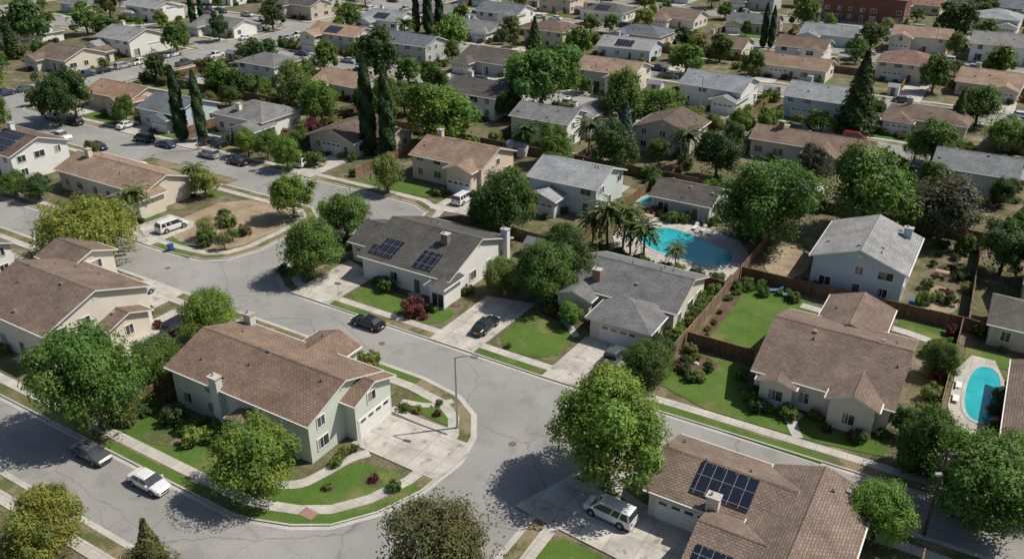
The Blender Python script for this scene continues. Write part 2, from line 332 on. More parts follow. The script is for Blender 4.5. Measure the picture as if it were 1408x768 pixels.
        for side in 'SENW':
            if side in 'SN': L0,L1=a0+IN,a1-IN;fix=b0+IN if side=='S' else b1-IN;sg=-1 if side=='S' else 1
            else: L0,L1=b0+IN,b1-IN;fix=a1-IN if side=='E' else a0+IN;sg=1 if side=='E' else -1
            def bx(mb,l0,l1,z0,z1,d0,d1,k):
                u0,u1=sorted((fix+sg*d0,fix+sg*d1))
                if side in 'SN': mb.box(l0,l1,u0,u1,z0,z1,k)
                else: mb.box(u0,u1,l0,l1,z0,z1,k)
            def blocked(l,z,wd=.8):
                for j,o in enumerate(loc):
                    if j==i: continue
                    x,y=(l,fix+sg*.3) if side in 'SN' else (fix+sg*.3,l)
                    if o[0]+.2-wd<x<o[2]-.2+wd and o[1]+.2-(wd if side not in 'SN' else 0)<y<o[3]-.2+(wd if side not in 'SN' else 0) and z<o[4]+1.: return True
                return False
            gar=None
            if garage and garage[0]==i and garage[1]==side:
                gw=garage[2] if len(garage)>2 else 4.9;gc=L0+(L1-L0)*(garage[3] if len(garage)>3 else .5);gar=(gc-gw/2,gc+gw/2)
                bx(gd,gar[0]-.14,gar[1]+.14,0.1,2.42,.0,.05,'trim')
                for q in range(4): bx(gd,gar[0],gar[1],.1+.56*q,.1+.56*q+.53,.05,.085,'gdoor')
                if gw>4:
                    for q in range(4):
                        c=gar[0]+(q+.5)*(gw/4);bx(gd,c-.4,c+.4,1.86,2.2,.085,.095,'glass')
            Ln=L1-L0
            if Ln<2: continue
            n=max(1,int(Ln/3.4));lev=[(1.0,1.25)]+([(3.55,1.15)] if e>=4.4 else [])
            doordone=False
            for q in range(n):
                l=L0+(q+.5)*Ln/n+rr.uniform(-.3,.3)
                for z0,hh in lev:
                    wd=rr.choice((.6,.75,.95,.5))
                    if gar and z0<2 and gar[0]-wd-.2<l<gar[1]+wd+.2: continue
                    if blocked(l,z0): continue
                    if i==0 and side==doorside and z0<2 and not doordone and q>=n//2:
                        doordone=True;bx(gd,l-.6,l+.6,.1,2.25,0,.05,'trim');bx(gd,l-.46,l+.46,.1,2.12,.05,.08,'brown');bx(gd,l-.9,l+.9,.0,.12,0,1.1,'conc');continue
                    if rr.random()<.16: continue
                    zb,zt=z0,z0+hh
                    if z0<2 and rr.random()<.15: zb=.25;zt=2.2;wd=.9
                    bx(wn,l-wd,l+wd,zb,zt,.0,.02,'glass')
                    if rr.random()<.45: bx(wn,l-wd+.03,l-wd+wd*rr.uniform(.5,1.9),zb+.05,zt-.05,.02,.024,'curtain')
                    for (p0,p1,y0_,y1_) in ((l-wd-.1,l-wd,zb-.1,zt+.1),(l+wd,l+wd+.1,zb-.1,zt+.1),(l-wd,l+wd,zb-.1,zb),(l-wd,l+wd,zt,zt+.1),(l-.03,l+.03,zb,zt)): bx(wn,p0,p1,y0_,y1_,0,.075,'trim')
        for q in range(rr.randint(4,8) if i==0 else rr.randint(0,3)):
            x=rr.uniform(a0+1,a1-1);y=rr.uniform(b0+1,b1-1)
            if any(j!=i and o[0]<x<o[2] and o[1]<y<o[3] for j,o in enumerate(loc)): continue
            z=roofz((a0,b0,a1,b1,e,ax,kd,pt),x,y)
            if rr.random()<.6: dt.tube((x,y,z-.1),(x,y,z+.45),.07,.07,'metal',6);dt.tube((x,y,z-.05),(x,y,z+.08),.2,.12,'dark',6)
            else: dt.box(x-.22,x+.22,y-.22,y+.22,z-.15,z+.2,'metal')
    for (x,y,k) in chim:
        x-=cx;y-=cy;z=max([roofz(o,x,y) for o in loc if o[0]-.8<=x<=o[2]+.8 and o[1]-.8<=y<=o[3]+.8]+[3]);zt=z+1.3
        ch.box(x-.55,x+.55,y-.4,y+.4,0.,zt,k);ch.box(x-.65,x+.65,y-.5,y+.5,zt,zt+.13,'conc');ch.tube((x-.2,y,zt+.1),(x-.2,y,zt+.45),.13,.11,'metal',8)
    for (i,u0,nu,v0,nv,sd) in solar:
        a0,b0,a1,b1,e,ax,kd,pt=loc[i];c=1/math.hypot(1,pt)
        for p in range(nu):
            for q in range(nv):
                us=u0+p*1.06;ue=us+1.;vs=(v0+q*1.72);ve=vs+1.65
                def S(u,v,off):
                    d=v*c;z=e+pt*d+off
                    if sd=='S': return (u-cx,b0+d,z)
                    if sd=='N': return (-(u-cx),b1-d,z)
                    if sd=='W': return (a0+d,-(u-cy),z)
                    if sd=='E': return (a1-d,u-cy,z)
                T=[S(us,vs,.16),S(ue,vs,.16),S(ue,ve,.16),S(us,ve,.16)];B=[S(us,vs,.1),S(ue,vs,.1),S(ue,ve,.1),S(us,ve,.1)]
                sp.face(T,'solar')
                for j in range(4): sp.face([B[j],B[(j+1)%4],T[(j+1)%4],T[j]],'metal')
    rc=ROOFC[roof] if isinstance(roof,str) else roof;wc=WALLC[wall] if isinstance(wall,str) else wall
    j=rr.uniform(.85,1.15);h_=rr.uniform(.95,1.04);rc=(rc[0]*j*h_,rc[1]*j,rc[2]*j/h_)
    wl.obj('walls',root,col=wc);rf.obj('roof',root,col=rc);wn.obj('windows',root);gd.obj('doors',root);ch.obj('chimney',root,col=wc);dt.obj('gutters_and_vents',root);sp.obj('solar_panels',root)
    return root
house('two_storey_house',[(-71.6,46.5,-50.9,58.1,5.0,'a'),(-54.5,51.6,-49.4,58.3,4.75,'a'),(-63,55.5,-56.5,61.2,4.6,'b'),(-61.2,45.0,-57.6,48.5,3.1,'b')],'green','brown',(1,'E',4.9,.5),[(-63.6,46.6,'stucco'),(-70.2,57.6,'stucco')],doorside='E',seed=3)
house('two_storey_house',[(-104.5,43.5,-88.5,58.3,5.0,'a'),(-109,55.5,-101.2,62.8,5.2,'a'),(-90,50,-86.5,56.5,2.9,'a')],'cream','brown',(0,'N',4.9,.7),seed=5)
house('ranch_house',[(-74,80.9,-58.3,97.5,3.5,'a'),(-61,78.9,-57.8,84,3.2,'b','g',.3),(-79,84.5,-72,94,3.1,'a')],'white','dark',(2,'S',4.9,.5),[(-63,87,'brick'),(-58.4,95.3,'stucco')],[(0,-72.8,4,1.0,1,'S'),(0,-71.7,3,2.75,1,'S'),(0,-64.9,3,.7,2,'S')],seed=6)
house('ranch_house',[(-44.9,88.3,-29.4,100.4,3.4,'a'),(-39.1,82.6,-30.4,91,3.0,'b','h'),(-45.5,86,-40,92,3.1,'b')],'beige','grey',(1,'S',4.9,.5),[(-41.4,90.6,'brick')],seed=8)
house('ranch_house',[(-20.5,57,-8,66.4,3.2,'a'),(-11.2,49,-2.2,66.2,3.5,'b'),(-14.5,50.5,-7,58.5,3.0,'a')],'cream','brown',(0,'S',4.9,.28),[(-14.2,57.6,'stucco')],[(0,-16.6,5,1.3,2,'S'),(2,-13.8,3,.4,1,'S')],seed=9)
house('ranch_house',[(-17.9,80.7,-2.9,96.9,3.5,'a'),(-9.6,79.2,-4.2,87,3.7,'b','g',.42),(-14.4,94.5,-6.4,103.7,3.3,'b'),(-17,79.6,-12.6,84,3.2,'b','g',.3)],'cream','brown',None,[],seed=11)
house('two_storey_house',[(-19,110.4,-6.4,124.6,5.0,'b')],'blue','lgrey',None,[(-8.4,122,'stucco')],seed=12)
house('two_storey_house',[(-67.8,117.3,-54.3,129,5.,'a'),(-66,113.5,-60,120,3.,'b')],'mint','lgrey',(1,'S',4.5),[],seed=13)
house('two_storey_house',[(-92.4,117,-76.4,129,4.6,'a'),(-83,114.5,-77,122,4.4,'b')],'peach','tan',(1,'S',4.7),[(-90,124,'stucco')],seed=14)
house('ranch_house',[(-48.5,124.5,-37.5,134,3.,'a')],'grey','dark',None,[],seed=15)
house('two_storey_house',[(-89,146.5,-75,157,5.,'a'),(-80,154,-73.5,165,4.7,'b')],'white','grey',(0,'S',4.7,.3),[],seed=16)
house('two_storey_house',[(-64,153,-51.5,164,5.,'b')],'tan','umber',(0,'S',4.7),[],seed=17)
house('ranch_house',[(-43,161.5,-20,171,3.6,'a'),(-32,158,-25,166,3.3,'b')],'cream','brown',None,[(-38,166,'brick')],seed=18)
house('ranch_house',[(-120,119.5,-107.5,133,3.2,'b'),(-110,124,-103,133,3.,'a')],'tan','umber',(0,'S',4.9),[(-109,127,'brick')],seed=19)
house('ranch_house',[(-143,80.3,-119,90.6,3.7,'a'),(-124,76.5,-117.5,84,3.4,'b')],'beige','tan',(1,'S',4.7),[(-139,85,'stucco')],seed=20)
house('two_storey_house',[(-170,77.5,-151.2,89.5,5.2,'a')],'white','umber',None,[(-160,84,'stucco')],[(0,-160.5,6,1.,3,'S')],seed=21)
house('two_storey_house',[(-146,118.5,-131,130.5,4.,'a','h'),(-137,115,-130,122,3.,'b')],'white','grey',(1,'S',4.7),[(-140,121,'stucco')],seed=22)
house('two_storey_house',[(-175,152,-161,163,5.,'a','h')],'white','grey',None,[],seed=23)
house('ranch_house',[(-187,116.5,-170,127,3.6,'a'),(-176,113.5,-169,121,3.3,'b')],'peach','tan',(1,'S',4.7),[],seed=24)
house('two_storey_house',[(-163.5,113,-150.5,125,4.,'a'),(-158,111.4,-152,116,3.,'b')],'blue','slate',(1,'S',4.5),[],seed=25)
house('two_storey_house',[(-10,160,4,171.5,4.3,'a')],'white','grey',None,[],seed=26)
house('ranch_house',[(3.5,106.3,15,115.5,3.,'a','h')],'tan','dark',None,[],seed=27)
house('ranch_house',[(6.6,81.8,20,98.5,3.2,'b')],'tan','brown',None,[(12,90,'brick')],seed=28)
house('two_storey_house',[(6.5,117,20,131,4.6,'a')],'peach','brown',None,[],seed=29)
house('ranch_house',[(-82,12,-68,25.4,3.,'a')],'white','grey',None,[],seed=30)
house('two_storey_house',[(-133,42,-116,57,5.,'a')],'white','brown',(0,'N',4.9,.7),[],seed=31)
far=[(-227,140,'brown','beige'),(-228,161,'lgrey','white'),(-225,194,'grey','white'),(-177,196,'tan','cream'),(-141,158,'tan','cream'),(-124,197,'dark','grey'),(-105,161.5,'dark','white'),(-99,231,'lgrey','blue'),(-126,234,'umber','tan'),(-88.5,197,'tan','cream'),(-60.6,196,'lgrey','white'),(-51.5,232,'tan','cream'),(-37,198,'lgrey','blue'),(-53.5,280,'lgrey','blue'),(-28,283,'tan','cream'),(-6,281,'grey','white'),(-6,239,'tan','peach'),(-15,198,'brown','tan'),(-103,283,'brown','cream'),(-79,287,'slate','tan'),(-152,231.6,'grey','white'),(-180,250,'grey','grey'),(-129.5,281,'dark','white'),(-26,245,'rust','beige'),(-76.6,247,'brown','cream'),(-11,327,'lgrey','white'),(-267,151,'grey','white'),(-186,230,'lgrey','white'),(-224,230,'dark','tan'),(7,196,'dark','grey'),(-154,252,'slate','white')]
def ell(a,b,L,W,e,rr):
    w=[(a-L,b-W,a+L,b+W,e,'a',rr.choice('gggh'))]
    x=a+rr.choice((-1,1))*(L-3.4)
    if rr.random()<.75: w.append((x-3.3,b-W-rr.uniform(2,4),x+3.3,b,3. if rr.random()<.6 else e-.3,'b',rr.choice('gh')))
    if rr.random()<.6:
        y=2*a-x+rr.uniform(-1,1);w.append((y-3,b,y+3,b+W+rr.uniform(1.5,4),rr.choice((3.,e-.2)),'b',rr.choice('gh')))
    return w
for i,(a,b,rf,wa) in enumerate(far):
    rr=random.Random(i*7+1);L=rr.uniform(14.5,19)/2;W=rr.uniform(10.5,13.5)/2;two=rr.random()<.55
    if -200-L<a<-200+5: a=-191+0
    if -211<a-L and a-L<-199.5: a=-199.5+L+3
    e=rr.choice((4.8,5.1)) if two else 3.3
    w=ell(a,b,L,W,e,rr)
    house('two_storey_house' if two else 'ranch_house',w,wa,rf,(1,'S',4.7) if len(w)>1 else (0,'S',4.7,.3),[(a-L*.5,b+1,'stucco')] if rr.random()<.5 else [],[(0,a-3,5,.8,2,'S')] if rr.random()<.12 else [],rot=rr.choice((0,0,.05,-.06)),seed=i+50)
house('brick_apartment_building',[(-66,319,-38,335,8.5,'a','h',.2)],(.2,.09,.065),'umber',None,[],seed=99)
def clear(a,b,m):
    for r in RECTS:
        if r[0]-m<a<r[2]+m and r[1]-m<b<r[3]+m: return False
    return True
def onroad(a,b,m=0.):
    for lo,hi in ((30.3-m,37.6+m),(65-m,72.5+m),(174-m,184+m),(211-m,220+m),(262-m,271+m),(308-m,317+m)):
        if lo<b<hi: return True
    if -213.5-m<a<-199.5+m and b>97: return True
    if 97-m<b<107.5+m and a<-79: return True
    if -93.2-m<a<-85.3+m and 70<b<105: return True
    if -40-m<a<-28.8+m and b<72: return True
    return False
k=0
for b in (85,125,158,197,235,250,286,299,330,350,372,395):
    a=-318.
    while a<118:
        a+=R.uniform(15.,18)
        if b<200 and -200<a<0 and b<170: continue
        aa=a;bb=b+R.uniform(-2,2)
        if not clear(aa,bb,10.4) or any(onroad(aa+i,bb+j) for i in(-9,0,9) for j in (-8,0,8)): continue
        if a<-200 and b<110: continue
        L=R.uniform(13.5,17.)/2;W=R.uniform(9.5,12.5)/2;two=R.random()<.5;e=4.9 if two else 3.3
        w=ell(aa,bb,L,W,e,R)
        house('two_storey_house' if two else 'ranch_house',w,R.choice(['white','cream','grey','tan','beige','blue','peach']),R.choice(['brown','grey','dark','tan','lgrey','umber','rust','slate','grey','dark','slate']),(1,'S',4.7),rot=R.choice((0,0,.06,-.06)),seed=200+k);k+=1
for r in list(RECTS):
    a0,b0,a1,b1=r
    if b0<100 and a0>-115: continue
    if a1-a0<9: continue
    ker=[q for q in (107.5,184,220,271,317) if q<b0+1]
    if -101<a0<-70 and b0<120: continue
    if ker and b0-ker[-1]<22 and a0<-79 or (ker and ker[-1]>110 and b0-ker[-1]<22):
        kb=ker[-1];x=a0+3.4+R.choice((0,1))*(a1-a0-6.8)
        drive((x-2.8,kb),(x+2.8,b0+.4))
        if x<(a0+a1)/2: lawn((x+3.2,kb+2.9),(a1+1,b0-.5),k=R.choice(('lawn','lawn2')))
        else: lawn((a0-1,kb+2.9),(x-3.2,b0-.5),k=R.choice(('lawn','lawn2')))
    if R.random()<.8: patio(a0+1,b1+.2,a1-R.uniform(1,5),b1+R.uniform(3,5.5))
    if R.random()<.4: lawn((a0,b1+5.7),(a1,b1+9.5),k=R.choice(('lawn','lawn','lawn2')))
# ---------------------------------------------------------------- fences
def fence(pts,h=1.8,col=(.24,.15,.095),name='wooden_fence'):
    m=MB()
    for (x0,y0),(x1,y1) in zip(pts,pts[1:]):
        L=math.hypot(x1-x0,y1-y0);n=max(1,round(L/2.4));ux,uy=(x1-x0)/L,(y1-y0)/L;nx,ny=-uy*.03,ux*.03
        for i in range(n):
            s=L*i/n+.05;t=L*(i+1)/n-.05;z=h+R.uniform(-.05,.05)
            m.prism([(x0+ux*s+nx,y0+uy*s+ny),(x0+ux*t+nx,y0+uy*t+ny),(x0+ux*t-nx,y0+uy*t-ny),(x0+ux*s-nx,y0+uy*s-ny)],.05,z,'fence')
            px,py=x0+ux*L*i/n,y0+uy*L*i/n;m.box(px-.06,px+.06,py-.06,py+.06,0,h+.12,'fence')
            m.prism([(x0+ux*s+nx*2.6,y0+uy*s+ny*2.6),(x0+ux*t+nx*2.6,y0+uy*t+ny*2.6),(x0+ux*t-nx*2.6,y0+uy*t-ny*2.6),(x0+ux*s-nx*2.6,y0+uy*s-ny*2.6)],z+.003,z+.06,'fence')
    j=R.uniform(.85,1.2);return m.obj(name,col=tuple(c*j for c in col))
fence([(-28.4,77),(-27.8,87.6),(-27.5,108)],1.9,(.28,.19,.13));fence([(-27.5,108.2),(-27.6,123)],1.9,(.32,.19,.12));fence([(-27.5,87.6),(-19.2,87.7)],1.9)
fence([(-27.3,108.6),(2,108.9),(16,107.8)],1.9,(.24,.14,.085));fence([(1.6,109.2),(.7,137)],1.9,(.2,.14,.1));fence([(2.2,75.5),(1,88),(1,108.6)],1.9,(.18,.12,.09))
fence([(-74.4,47),(-74.4,52),(-72,52)],1.8);fence([(-74.5,41.5),(-74.4,46.6)],1.8);fence([(-50,103),(-29,103.2),(-28,103)],1.8);fence([(-52.5,101),(-52,137)],1.8)
fence([(-70,110),(-70,136)],1.8);fence([(-101,112),(-101,139)],1.8);fence([(-101,139.5),(-27,139.8),(30,139)],1.8);fence([(-27.6,123),(-27.5,139)],1.8);fence([(-52,137),(-52,139.4)],1.8)
fence([(-57,88),(-52.5,90),(-52.5,101)],1.8);fence([(-79,96),(-79,97.5),(-72,104),(-53,104)],1.7,(.2,.15,.11))
fence([(-127.5,112),(-127.5,140)],1.8);fence([(-148.3,112),(-148.3,140)],1.8);fence([(-198,140),(-101,140)],1.8)
for a in range(-190,30,20):
    fence([(a+R.uniform(-1,1),141),(a,160)],1.8);fence([(a,188),(a,210)],1.7);fence([(a+5,228),(a+5,255)],1.7);fence([(a+3,275),(a+3,300)],1.7)
fence([(-198,241),(30,241)],1.8)
fence([(2,45),(2.5,64)],1.8,(.3,.2,.13))
# ---------------------------------------------------------------- pools
DECKS=[]
def pool(pts,deck):
    w=smooth(pts,3,True)
    DECKS.append((min(p[0] for p in deck)-2,min(p[1] for p in deck)-2,max(p[0] for p in deck)+2,max(p[1] for p in deck)+2))
    A=sum(w[i][0]*w[(i+1)%len(w)][1]-w[(i+1)%len(w)][0]*w[i][1] for i in range(len(w)))
    if A<0: w=w[::-1]
    root=bpy.data.objects.new('swimming_pool',None);COL.objects.link(root)
    m=MB();m.prism(smooth(deck,1,True),0,.148,'walk');m.obj('pool_deck',root)
    m=MB();m.prism(w,0,.16,'water');m.obj('water',root)
    o=ribbon('coping',w,-.38,0.02,.2,'conc',True);o.parent=root
pool([(-45.8,114.2),(-44.4,119.6),(-40.5,120),(-36,118),(-30.6,116),(-29.9,111.2),(-34,109.6),(-38.1,110.4),(-42,110.8)],[(-49,109),(-49.5,123),(-40,124),(-28.6,120),(-28.4,106),(-40,106.5)])
pool([(3.0,88.6),(3.0,100.8),(6.4,101),(6.4,88.8)],[(1.6,86),(1.6,103),(6.6,103),(6.6,86)])
pool([(7.2,101),(7.2,104.6),(14,104.6),(14,101)],[(6.8,99.5),(6.8,105.8),(16,105.8),(16,99.5)])
pool([(-51.5,126.5),(-51.3,131),(-49.2,130.5),(-49.4,126)],[(-51.8,125),(-51.8,132),(-48.7,132),(-48.7,125)])
pool([(-32,147),(-32,152),(-27,152),(-27,147.5)],[(-34,145),(-34,154),(-25,154),(-25,145)])
pool([(-72,141.5),(-72,144.5),(-65,144.5),(-65,141.5)],[(-74,140.5),(-74,146),(-63,146),(-63,140.5)])
pool([(-1.9,56),(-1.9,60.5),(1,60.5),(1,56)],[(-2.1,55),(-2.1,61.6),(2,61.6),(2,55)])
def offdeck(a,b): return not any(d[0]<a<d[2] and d[1]<b<d[3] for d in DECKS)
# ---------------------------------------------------------------- trees
def leafmesh(name,P,Nn,size,cl,bark=None,aspect=1.,seed=0,up=None):
    rg=np.random.default_rng(seed);n=len(P)
    Nn=Nn/np.maximum(np.linalg.norm(Nn,axis=1,keepdims=True),1e-6)
    ref=rg.normal(size=(n,3))
    if up is not None: ref=up+ref*.25
    T=np.cross(Nn,ref);T/=np.maximum(np.linalg.norm(T,axis=1,keepdims=True),1e-6);B=np.cross(Nn,T)
    s=(size*rg.uniform(.6,1.3,n))[:,None]
    V=np.empty((n,4,3));V[:,0]=P-T*s*.55;V[:,1]=P-B*s*aspect;V[:,2]=P+T*s*.55;V[:,3]=P+B*s*aspect
    V=V.reshape(-1,3);F=np.arange(4*n).reshape(n,4)
    bv=bark.v if bark else [];bf=bark.f if bark else []
    off=len(V)
    me=bpy.data.meshes.new(name);me.from_pydata(V.tolist()+[tuple(x) for x in bv],[],F.tolist()+[tuple(i+off for i in f) for f in bf])
    me.materials.append(M['leaf']);me.materials.append(M['bark'])
    mi=np.zeros(len(F)+len(bf),dtype=np.int32);mi[n:]=1;me.polygons.foreach_set('material_index',mi)
    at=me.attributes.new('cl','FLOAT_COLOR','POINT')
    c=np.ones((len(V)+len(bv),4));c[:off,:3]=np.repeat(cl,4,axis=0);at.data.foreach_set('color',c.ravel())
    me.update();return me
def unit(rg,n):
    d=rg.normal(size=(n,3));return d/np.linalg.norm(d,axis=1,keepdims=True)
def broad(seed,nleaf,size,ncl=60,flat=.98,zc=1.12,rmax=.8):
    rg=np.random.default_rng(seed);P=[];Nn=[];C=[]
    d=unit(rg,ncl);d[:,2]=np.where(d[:,2]<-.55,-d[:,2],d[:,2])
    ph=rg.uniform(0,6.28,4)
    lob=1+.17*np.sin(d[:,0]*3.1+ph[0])+.15*np.cos(d[:,1]*4.3+ph[1])+.1*np.sin(d[:,2]*5+ph[2])
    rad=rg.uniform(.45,rmax,ncl)*lob
    cen=d*rad[:,None]*np.array([1,1,flat]);cr=rg.uniform(.17,.37,ncl)
    per=nleaf//ncl
    for i in range(ncl):
        u=unit(rg,per);u=u+d[i]*.55+np.array([0,0,.15]);u/=np.linalg.norm(u,axis=1,keepdims=True)
        rr_=cr[i]*(1-np.abs(rg.normal(size=per))*.26)
        rr_*=1+.28*np.sin(u[:,0]*9+i)*np.cos(u[:,1]*8)
        p=cen[i]+u*rr_[:,None];P.append(p);Nn.append(u*.9+unit(rg,per)*.55+np.array([0,0,.35]))
        t=rg.uniform(.72,1.26);hue=rg.uniform(-.13,.13)
        c=np.stack([t*(1+hue)*np.ones(per),t*np.ones(per),t*(1-hue)*np.ones(per)],1)*rg.uniform(.8,1.22,(per,1));C.append(c)
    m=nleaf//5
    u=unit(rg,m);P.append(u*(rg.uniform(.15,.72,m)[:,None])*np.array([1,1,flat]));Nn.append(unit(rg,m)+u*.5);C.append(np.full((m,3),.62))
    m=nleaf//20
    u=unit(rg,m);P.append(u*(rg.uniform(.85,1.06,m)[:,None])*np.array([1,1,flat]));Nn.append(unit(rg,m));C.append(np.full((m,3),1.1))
    P=np.concatenate(P)+np.array([0,0,zc]);P[:,2]=np.maximum(P[:,2],.12+rg.uniform(0,.1,len(P)));Nn=np.concatenate(Nn);C=np.concatenate(C)
    b=MB();b.tube((0,0,0),(.02,.01,.5),.075,.05,'bark',8,False)
    rd=random.Random(seed)
    for i in range(7):
        a=i*.9+rd.random();e=(math.cos(a)*rd.uniform(.3,.6),math.sin(a)*rd.uniform(.3,.6),zc+rd.uniform(-.2,.45))
        mid=(e[0]*.4,e[1]*.4,.5+(e[2]-.5)*.55);b.tube((.02,.01,.46),mid,.042,.028,'bark',6,False);b.tube(mid,e,.028,.01,'bark',5,False)
        for q in range(2): b.tube(mid,(e[0]*.7+rd.uniform(-.3,.3),e[1]*.7+rd.uniform(-.3,.3),e[2]+rd.uniform(-.2,.2)),.018,.006,'bark',4,False)
    return leafmesh('tree_mesh',P,Nn,size,C,b,1.,seed)
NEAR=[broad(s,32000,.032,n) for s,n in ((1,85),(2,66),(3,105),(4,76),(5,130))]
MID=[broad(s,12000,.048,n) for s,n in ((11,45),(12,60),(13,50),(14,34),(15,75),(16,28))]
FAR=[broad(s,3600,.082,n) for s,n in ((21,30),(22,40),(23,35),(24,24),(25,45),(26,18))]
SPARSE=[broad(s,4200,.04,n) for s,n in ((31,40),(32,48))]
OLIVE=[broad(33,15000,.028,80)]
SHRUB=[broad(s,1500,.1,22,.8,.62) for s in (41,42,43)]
def willow(seed):
    rg=np.random.default_rng(seed);P=[];Nn=[];C=[]
    for i in range(420):
        u=unit(rg,1)[0];u[2]=abs(u[2])*.9;r=rg.uniform(.55,1.);top=np.array([u[0]*r,u[1]*r,.95+u[2]*.75*r]);L=rg.uniform(.35,.95)*(.5+.5*r);L=min(L,top[2]-.25);n=26
        s=np.linspace(0,1,n);p=top+np.stack([u[0]*.12*s,u[1]*.12*s,-s*L],1)+rg.normal(size=(n,3))*.018;P.append(p);Nn.append(unit(rg,n)*.6+u);t=rg.uniform(.6,1.3);C.append(np.full((n,3),t)*rg.uniform(.8,1.2,(n,1)))
    n=3500;u=unit(rg,n);u[:,2]=np.abs(u[:,2]);lump=1+.16*np.sin(u[:,:1]*7)*np.cos(u[:,1:2]*6)+.08*np.sin(u[:,:1]*15+u[:,1:2]*13)
    P.append(u*np.array([.98,.98,.8])*(rg.uniform(.75,1,(n,1))*lump)+np.array([0,0,.95]));Nn.append(u+unit(rg,n)*.8);C.append((.2+.85*lump)*rg.uniform(.6,1.3,(n,1))*np.ones((n,3)))
    P=np.concatenate(P);b=MB();b.tube((0,0,0),(0,0,1.),.09,.05,'bark',8,False)
    for i in range(5): b.tube((0,0,.6),(math.cos(i*1.3)*.55,math.sin(i*1.3)*.55,1.35),.05,.015,'bark',5,False)
    return leafmesh('willow_mesh',P,np.concatenate(Nn),.028,np.concatenate(C),b,1.9,seed,up=None)
WILLOW=willow(5)
def column(seed,w,kind):
    rg=np.random.default_rng(seed);n=7000
    z=rg.uniform(0.03,1,n)**(.9 if kind=='cyp' else 1.25);a=rg.uniform(0,6.283,n)
    if kind=='cyp': rad=w*np.minimum(1,(z*9)**.6)*np.sqrt(np.maximum(0,1-z**2.6))*(1+.16*np.sin(a*3+z*21)+.1*np.sin(a*5-z*33))
    else:
        lay=(z*15+.25*np.sin(a*5+seed))%1;rad=w*(1-z)**.85*(.55+.55*(1-lay))*(1+.12*np.sin(a*7+z*40))
    rad=rad*(1-np.abs(rg.normal(size=n))*.14)
    P=np.stack([np.cos(a)*rad,np.sin(a)*rad,z],1);Nn=np.stack([np.cos(a),np.sin(a),np.full(n,.4)],1)+unit(rg,n)*.6
    t=.95+.3*np.sin(a*3+z*21);C=(t*rg.uniform(.65,1.3,n))[:,None]*np.ones((n,3))
    b=MB();b.tube((0,0,0),(0,0,.95),.022,.004,'bark',7,False)
    if kind!='cyp':
        for i in range(40):
            zz=.1+.8*i/40;r_=w*(1-zz)*.8;b.tube((0,0,zz),(math.cos(i*2.4)*r_,math.sin(i*2.4)*r_,zz-.01),.006,.002,'bark',4,False)
    return leafmesh('conifer_mesh',P,Nn,.018 if kind=='cyp' else .02,C,b,1.6,seed,up=np.array([0,0,1.]) if kind=='cyp' else None)
CYP=[column(1,.075,'cyp'),column(2,.082,'cyp')];SPR=[column(3,.24,'spr'),column(4,.2,'spr')]
def palm(seed):
    rd=random.Random(seed);P=[];Nn=[];C=[];b=MB();h=.78
    pr=(0,0,0)
    for i in range(6):
        q=(.02*math.sin(i*.7),.015*i*.3,h*(i+1)/6);b.tube(pr,q,.026-.0025*i,.025-.0025*i,'bark',8,False);pr=q
    for i in range(38):
        a=i*2.4+rd.uniform(-.2,.2);el=rd.uniform(-.6,1.25);L=rd.uniform(.34,.46)
        x,y,z=pr;dx,dy=math.cos(a),math.sin(a);n=18
        for s in range(n):
            t=s/n;r=L*t*math.cos(el*(1-t*.6));zz=z+L*(math.sin(el)*t-.55*t*t)
            for sd in (-1,1):
                w=.085*math.sin(math.pi*min(1,t*.9+.12))
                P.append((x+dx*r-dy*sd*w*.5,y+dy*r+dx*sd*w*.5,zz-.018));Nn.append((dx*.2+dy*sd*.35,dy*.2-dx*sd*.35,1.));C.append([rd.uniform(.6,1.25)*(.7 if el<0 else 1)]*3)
    P=np.array(P);return leafmesh('palm_mesh',P,np.array(Nn),.042,np.array(C),b,.8,seed)
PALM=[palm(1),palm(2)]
G_={'g':(.098,.165,.034),'b':(.135,.215,.038),'d':(.062,.108,.03),'o':(.14,.145,.055),'y':(.2,.245,.05),'p':(.088,.086,.058),'r':(.13,.04,.04),'s':(.13,.18,.18),'w':(.22,.25,.05),'l':(.165,.2,.055)}
def jit(c): 
    j=R.uniform(.8,1.22);h=R.uniform(.88,1.14);return (c[0]*j*h,c[1]*j,c[2]*j)
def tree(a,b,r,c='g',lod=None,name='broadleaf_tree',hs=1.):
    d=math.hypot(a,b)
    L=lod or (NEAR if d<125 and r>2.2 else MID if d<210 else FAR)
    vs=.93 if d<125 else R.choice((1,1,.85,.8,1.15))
    return put(R.choice(L),name,(a,b,.05),R.uniform(0,6.28),(r,r*R.uniform(.82,1.08),r*hs*vs*R.uniform(.92,1.08)),jit(G_[c]))
